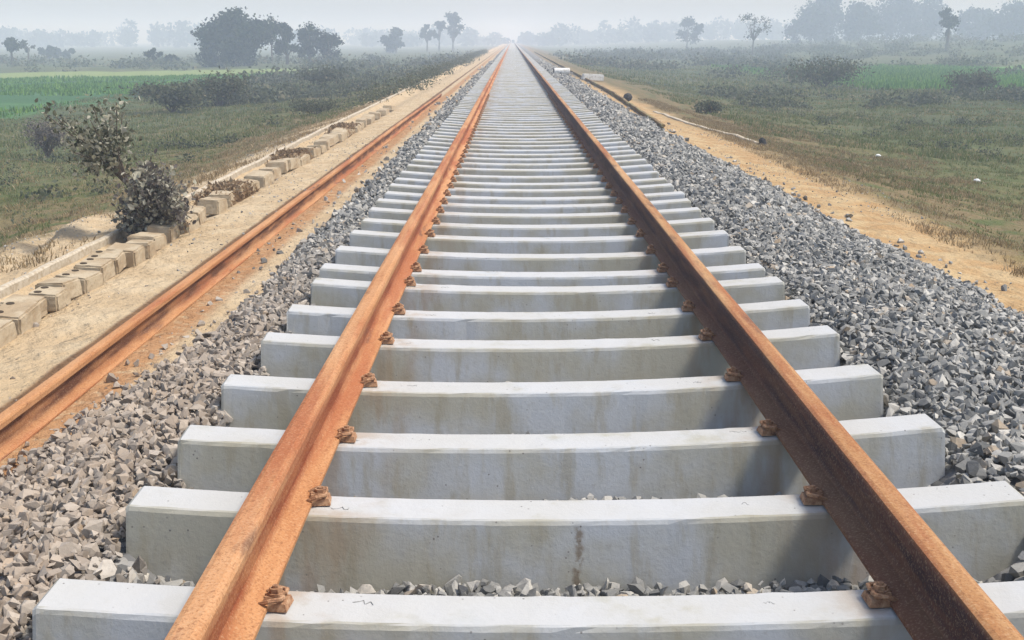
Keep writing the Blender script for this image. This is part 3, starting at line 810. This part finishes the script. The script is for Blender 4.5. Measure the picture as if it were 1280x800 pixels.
tree('broad_tree', 294, 131, 9, 104, 'large dense dark round tree on the left, biggest on the horizon', 92, .34, 170, low=-.02, trunk_r=.35, gap=.95)
tree('small_tree', 359, 138, 20, 38, 'slim dark tree standing right beside the large round tree', 22, .32, 90, low=.05, gap=1.0)
tree('small_tree', 386, 140, 30, 46, 'middle tree of the three to the right of the large round tree', 22, .32, 90, low=.08, gap=1.0)
tree('small_tree', 411, 142, 36, 40, 'low rounded tree, rightmost of the three beside the large round tree', 20, .32, 90, low=.1, gap=1.0)
tree('bare_tree', 340, 150, 12, 30, 'thin twiggy pale tree behind the large round tree', 10, .26, 30, mat=M_TREE2, low=.3, trunk_r=.12)
tree('thin_tree', 15, 150, 45, 26, 'thin loose tree at the left edge of the photo', 9, .34, 70, mat=M_TREE, low=.42, trunk_r=.14, gap=1.2)
tree('thin_tree', 36, 165, 47, 20, 'pale thin tree second from the left edge', 7, .34, 40, mat=M_TREE2, low=.42, trunk_r=.13, gap=1.2)
tree('round_tree', 72, 205, 57, 58, 'hazy round tree near the left edge, dome shaped', 22, .6, 110, low=.05, gap=1.1)
tree('small_tree', 193, 136, 57, 22, 'small dark loose tree left of the large round tree', 9, .28, 70, low=.25, trunk_r=.1, gap=1.0)
tree('small_tree', 212, 139, 66, 26, 'low dark bushy tree beside the small loose tree', 10, .28, 70, low=.1, trunk_r=.1, gap=1.0)
tree('round_tree', 495, 250, 34, 38, 'faint hazy round tree left of the three tall ones', 16, .7, 80, low=.1, gap=1.05)
tree('tall_tree', 534, 275, 21, 13, 'leftmost of the three tall thin hazy trees left of the track', 9, .6, 60, low=.2, gap=1.6)
tree('tall_tree', 549, 280, 14, 15, 'middle one of the three tall thin hazy trees left of the track', 10, .6, 60, low=.2, gap=1.6)
tree('tall_tree', 566, 278, 10, 20, 'rightmost and tallest of the three thin hazy trees left of the track', 13, .6, 70, low=.15, gap=1.4)
tree('round_tree', 858, 290, 17, 40, 'faint hazy tree right of the track, left of the sparse tree', 15, .65, 70, mat=M_TREE, low=.15, gap=1.0)
tree('sparse_tree', 940, 185, 7, 46, 'sparse twiggy tree with few leaves in the right field', 14, .30, 26, mat=M_TREE2, low=.25, trunk_r=.12, gap=.8)
tree('dark_tree', 1182, 165, 3, 36, 'dark crooked tree standing out before the hazy wood on the right', 11, .36, 80, low=.35, trunk_r=.22, gap=1.1)
for q, (px, Y, tp, w_, lab) in enumerate([(1012, 290, 6, 70, 'hazy tree at the left end of the right wood'), (1030, 300, -18, 52, 'tall hazy tree behind the left end of the right wood'),
        (1072, 285, 2, 60, 'second hazy tree of the right wood, lower than its neighbours'), (1112, 305, -22, 66, 'tallest broad hazy tree in the middle of the right wood'),
        (1150, 310, -12, 56, 'hazy broad tree just left of the dark crooked tree'), (1215, 300, 9, 64, 'hazy low tree just right of the dark crooked tree'), (1262, 280, -8, 60, 'hazy tree at the right edge of the photo')]):
    tree('hazy_tree', px, Y, tp, w_, lab, 38, .75, 95, low=-.05, trunk_r=.3, gap=1.25)

# far-off wood, one mass
PP = []
for k in range(330):
    Y = random.uniform(500, 740); px = random.uniform(-140, 1420)
    if 625 < px < 655: continue
    X = at(px, Y, 2.7); gz = float(ground_z(X, Y))
    Hh = random.uniform(5, 10) * (.75 + .7 * float(fbm(np.array([px * .012]), np.array([2.2]), 99)[0]))
    if abs(px - 640) < 50: Hh *= .6
    rr = random.uniform(3.5, 7)
    m = 110
    d = rng.normal(size=(m, 3)); d /= np.linalg.norm(d, axis=1)[:, None]; d *= (rng.uniform(.3, 1.05, m) ** .6)[:, None]
    PP.append(np.stack([X + d[:, 0] * rr, Y + d[:, 1] * rr, gz + Hh * .5 + d[:, 2] * Hh * .52], 1))
P = np.concatenate(PP); V, F = quads(P, np.full(len(P), 1.5), .2, 1.4)
tag(link('distant_wood', np_mesh('distant_wood', V, F), M_TREE), 'far tree line fading into the haze along the horizon', kind='stuff')

# shrubs --------------------------------------------------------------
def leafy_shrub(name, loc, stems, label, mat, leaf, seed, twig=.006, leaves_per=26, aspect=1.7, t0=.25, spread=.75):
    """stems: list of polylines (local) whose outer half carries leaves; real bent stalks and single leaves"""
    root = empty(name, loc); tag(root, label, 'shrub')
    bm = bmesh.new(); P = []
    for pts in stems:
        pts = [Vector(p_) for p_ in pts]
        add_tube(bm, pts, [twig * (1.6 - 1.1 * i_ / (len(pts) - 1)) for i_ in range(len(pts))], 6)
        for q in range(leaves_per):
            t = rng.uniform(t0, 1.0) ** .8 * (len(pts) - 1); i_ = min(int(t), len(pts) - 2); c_ = pts[i_].lerp(pts[i_ + 1], t - i_)
            P.append(np.array(c_) + rng.normal(size=3) * leaf * spread)
    bmesh.ops.recalc_face_normals(bm, faces=bm.faces)
    link('stem', bm_mesh('stem', bm), M_BARK, root)
    P = np.array(P); m = len(P)
    u = rng.normal(size=(m, 3)); u[:, 2] += .5; u /= np.linalg.norm(u, axis=1)[:, None]
    v = np.cross(u, rng.normal(size=(m, 3)) + np.array([0, 0, .4])); v /= np.linalg.norm(v, axis=1)[:, None]; nr = np.cross(u, v)
    s = (leaf * np.exp(rng.normal(0, .28, m)))[:, None]
    a = P; t1 = P + u * s * .35 + v * s * .30 + nr * s * .10; t2 = P + u * s * .75 + v * s * .24 + nr * s * .08; tip = P + u * s * aspect * .62 - nr * s * .05
    b1 = P + u * s * .35 - v * s * .30 + nr * s * .10; b2 = P + u * s * .75 - v * s * .24 + nr * s * .08; mid1 = P + u * s * .35; mid2 = P + u * s * .75
    V = np.stack([a, t1, t2, tip, b2, b1, mid1, mid2], 1).reshape(-1, 3)
    o8 = (np.arange(m) * 8)[:, None, None]
    F = (np.array([[0, 6, 1, 1], [1, 6, 7, 2], [2, 7, 3, 3], [0, 5, 6, 6], [5, 4, 7, 6], [4, 3, 7, 7]])[None] + o8).reshape(-1, 4)
    bm = bmesh.new(); vs = [bm.verts.new(x_) for x_ in V]
    for f_ in F:
        ids = list(dict.fromkeys(f_)); bm.faces.new([vs[i_] for i_ in ids])
    link('foliage', bm_mesh('foliage', bm), mat, root)
    return root
M_PALE = leaf_material('pale felted leaves', [(0, (.05, .055, .03)), (.35, (.13, .13, .08)), (.7, (.28, .27, .19)), (1, (.52, .49, .39))])
M_DARKL = leaf_material('dark purplish leaves', [(0, (.085, .072, .068)), (.35, (.16, .14, .12)), (.65, (.28, .26, .195)), (.88, (.44, .42, .32)), (1, (.58, .55, .45))])
YB = 9.5; XB = at(172, YB, 1.6); zB = float(ground_z(XB, YB))
def PXZ(px, py, dy=0):                                       # photo pixel -> local point near the shrub
    Y = YB + dy; return (at(px, Y, 1.0) - XB, dy, z_at(py, Y) - zB)
st = []
for px, py in [(122, 132), (118, 150), (152, 128), (158, 140), (60, 140), (84, 150), (98, 165), (108, 172), (126, 178), (142, 165), (152, 178), (98, 205), (112, 195), (128, 200), (92, 190), (136, 150), (75, 146)]:
    dy = random.uniform(-.25, .25)
    base = PXZ(172, 285); k1 = PXZ(160, 235, dy * .3); k2 = PXZ(138 + (px - 120) * .3, 205 - (200 - py) * .2, dy * .7); e = PXZ(px, py, dy)
    st.append([base, k1, k2, e])
leafy_shrub('leggy_shrub', (XB, YB, zB), [[p_ if i_ else s_[0] for i_, p_ in enumerate(s_)] for s_ in st], 'leggy shrub with pale felted leaves leaning left above the block row', M_PALE, .042, 5, .007, 78, 1.7, .58, 1.7)
st = []
for q in range(84):
    px = random.uniform(146, 230); t = (px - 188) / 43.0
    top = 198 + 62 * abs(t) ** 2.2
    py = random.uniform(top, min(top + 70, 285)); dy = random.uniform(-.28, .28)
    st.append([PXZ(178, 288), PXZ(178 + (px - 178) * .45, 288 - (288 - py) * .5, dy * .5), PXZ(px, py, dy)])
XB2 = XB
leafy_shrub('bushy_shrub', (XB + .02, YB - .05, zB), st, 'dense dark purplish bush growing right behind the concrete blocks', M_DARKL, .042, 6, .005, 58, 1.6, .2, 1.2)

def low_shrub(px, py, wpx, hpx, h, label, mat, n_=260, leaf=.11):
    a = PITCH + math.atan((py - 400) / F_PX); Y = h / math.tan(a); X = at(px, Y, h); gz = float(ground_z(X, Y)); Y2 = Y
    W = wpx / F_PX * Y; H = hpx / F_PX * Y
    root = empty('low_shrub', (X, Y, gz)); tag(root, label, 'shrub')
    bm = bmesh.new(); P = []
    for k in range(14):
        e = Vector((random.uniform(-.45, .45) * W, random.uniform(-.4, .4) * W, H * random.uniform(.45, .9)))
        add_tube(bm, [(0, 0, -.05), e * .5 + Vector((0, 0, H * .1)), e], [.02, .013, .006], 5)
        c_ = np.array(e); d = rng.normal(size=(n_ * 4 // 14, 3)) * np.array([W * .16, W * .16, H * .17]); P.append(c_ + d)
    bmesh.ops.recalc_face_normals(bm, faces=bm.faces); link('stem', bm_mesh('stem', bm), M_BARK, root)
    P = np.concatenate(P); P[:, 2] = np.maximum(P[:, 2], .02)
    V, F = quads(P, np.full(len(P), leaf * .55), .3, 1.5); link('foliage', np_mesh('foliage', V, F), mat, root)
M_GREYB = leaf_material('grey dry twigs and leaves', [(0, (.09, .08, .07)), (.6, (.17, .15, .13)), (1, (.27, .235, .19))])
low_shrub(58, 187, 46, 42, 2.45, 'round grey dry bush in the left field behind the leggy shrub', M_GREYB, 700, .055)
low_shrub(215, 140, 62, 30, 2.65, 'dark green bush patch in front of the left crop strips', M_SCRUB, 700, .13)
low_shrub(275, 132, 60, 34, 2.65, 'wide dark bush in the left field beneath the large round tree', M_SCRUB, 800, .14)
low_shrub(405, 110, 50, 22, 2.6, 'dark bush beside the right end of the pale crop strip', M_SCRUB, 500, .16)
low_shrub(395, 152, 44, 18, 2.4, 'low green bush on the bank left of the sand, near the loose rail', M_SCRUB, 400, .07)
low_shrub(1210, 118, 46, 26, 2.75, 'dark rounded bush before the bright green patch on the right', M_SCRUB, 600, .15)
low_shrub(1030, 112, 70, 30, 2.75, 'wide dark bush left of the bright green patch on the right', M_SCRUB, 700, .17)
low_shrub(885, 150, 26, 14, 2.3, 'small dark bush just beyond the right kerb', M_SCRUB, 300, .08)
# dry brown brush fallen over the block row
M_BRUSH = leaf_material('brown dry brush', [(0, (.14, .09, .05)), (.5, (.27, .18, .10)), (1, (.40, .29, .17))])
for px, wpx, lab in ((288, 40, 'wide brown heap of dry brush over the left block row'), (368, 30, 'brown heap of dry brush over the blocks halfway to the horizon'), (432, 20, 'farthest brown heap of dry brush on the left block row')):
    Y = y_of(px, -2.98); X = -3.0; gz = float(ground_z(X, Y)); W = wpx * Y * Y / (F_PX * 2.66) * .62
    root = empty('dry_brush', (X, Y, gz)); tag(root, lab, 'dry brush')
    m = int(1500 + 3600 * W); P = np.clip(rng.normal(size=(m, 3)), -1.9, 1.9) * np.array([.10, W * .34, .062]) + np.array([-.02, 0, .085]); P[:, 2] = np.abs(P[:, 2]) * (1 - .35 * np.abs(P[:, 1]) / (W * 1.4))
    V, F = quads(P, np.full(m, .024), .2, 3.0); link('twigs', np_mesh('twigs', V, F), M_BRUSH, root)
    bm = bmesh.new()
    for q in range(16):
        a = Vector((random.gauss(0, .012), random.gauss(0, .015), 0)); e = a + Vector((random.uniform(-.15, .15), random.uniform(-.25, .25), random.uniform(.1, .24)))
        add_tube(bm, [a, a.lerp(e, .5) + Vector((0, 0, .04)), e], [.006, .005, .002], 5)
    bmesh.ops.recalc_face_normals(bm, faces=bm.faces); link('stalk', bm_mesh('stalk', bm), M_BARK, root)

# ------------------------------------------------------------------ haze, sky, sun, camera
bm = bmesh.new(); add_box(bm, (0, 690, 6.5), (1260, 1440, 21.0)); bmesh.ops.recalc_face_normals(bm, faces=bm.faces)
hz = bm_mesh('haze', bm); m = bpy.data.materials.new('haze'); m.use_nodes = True; m.node_tree.nodes.clear()
out = m.node_tree.nodes.new('ShaderNodeOutputMaterial'); pv = m.node_tree.nodes.new('ShaderNodeVolumePrincipled')
pv.inputs['Color'].default_value = (.72, .84, 1.0, 1); pv.inputs['Absorption Color'].default_value = (1, 1, 1, 1); pv.inputs['Density'].default_value = .0033; pv.inputs['Anisotropy'].default_value = .0
m.node_tree.links.new(pv.outputs[0], out.inputs['Volume'])
ho = link('haze', hz, m); tag(ho, 'pale winter haze over the fields', kind='stuff'); ho.display_type = 'WIRE'

SUN_EL, SUN_AZ = R(60), R(95)                               # azimuth from +Y towards +X: sun to the right, a little behind
w = bpy.data.worlds.new('World'); scene.world = w; w.use_nodes = True
nt = w.node_tree; bg = nt.nodes['Background']; sky = nt.nodes.new('ShaderNodeTexSky'); sky.sky_type = 'NISHITA'; sky.sun_disc = False
sky.sun_elevation = SUN_EL; sky.sun_rotation = SUN_AZ; sky.dust_density = 2.5; sky.air_density = 1.0; sky.ozone_density = 1.0
nt.links.new(sky.outputs[0], bg.inputs[0]); bg.inputs[1].default_value = .15
sl_ = bpy.data.lights.new('sun', 'SUN'); sl_.energy = 3.0; sl_.angle = R(9.0); sl_.color = (1, .95, .87)
so = bpy.data.objects.new('sun', sl_); col.objects.link(so)
d = Vector((math.sin(SUN_AZ) * math.cos(SUN_EL), math.cos(SUN_AZ) * math.cos(SUN_EL), math.sin(SUN_EL)))
so.rotation_euler = d.to_track_quat('Z', 'Y').to_euler(); so.location = (30, 10, 60)

cd = bpy.data.cameras.new('camera'); cd.sensor_width = 36; cd.lens = F_PX / 1280 * 36; cd.clip_start = .05; cd.clip_end = 5000
co = bpy.data.objects.new('camera', cd); col.objects.link(co); co.location = (0, 0, CAM_H); co.rotation_euler = (math.pi / 2 - PITCH, 0, 0)
scene.camera = co
vs_ = scene.view_settings; vs_.view_transform = 'Standard'; vs_.look = 'None'; vs_.exposure = 0.5; vs_.gamma = 1; vs_.use_curve_mapping = False
scene.cycles.volume_bounces = 6; scene.cycles.max_bounces = 8; scene.cycles.use_denoising = True
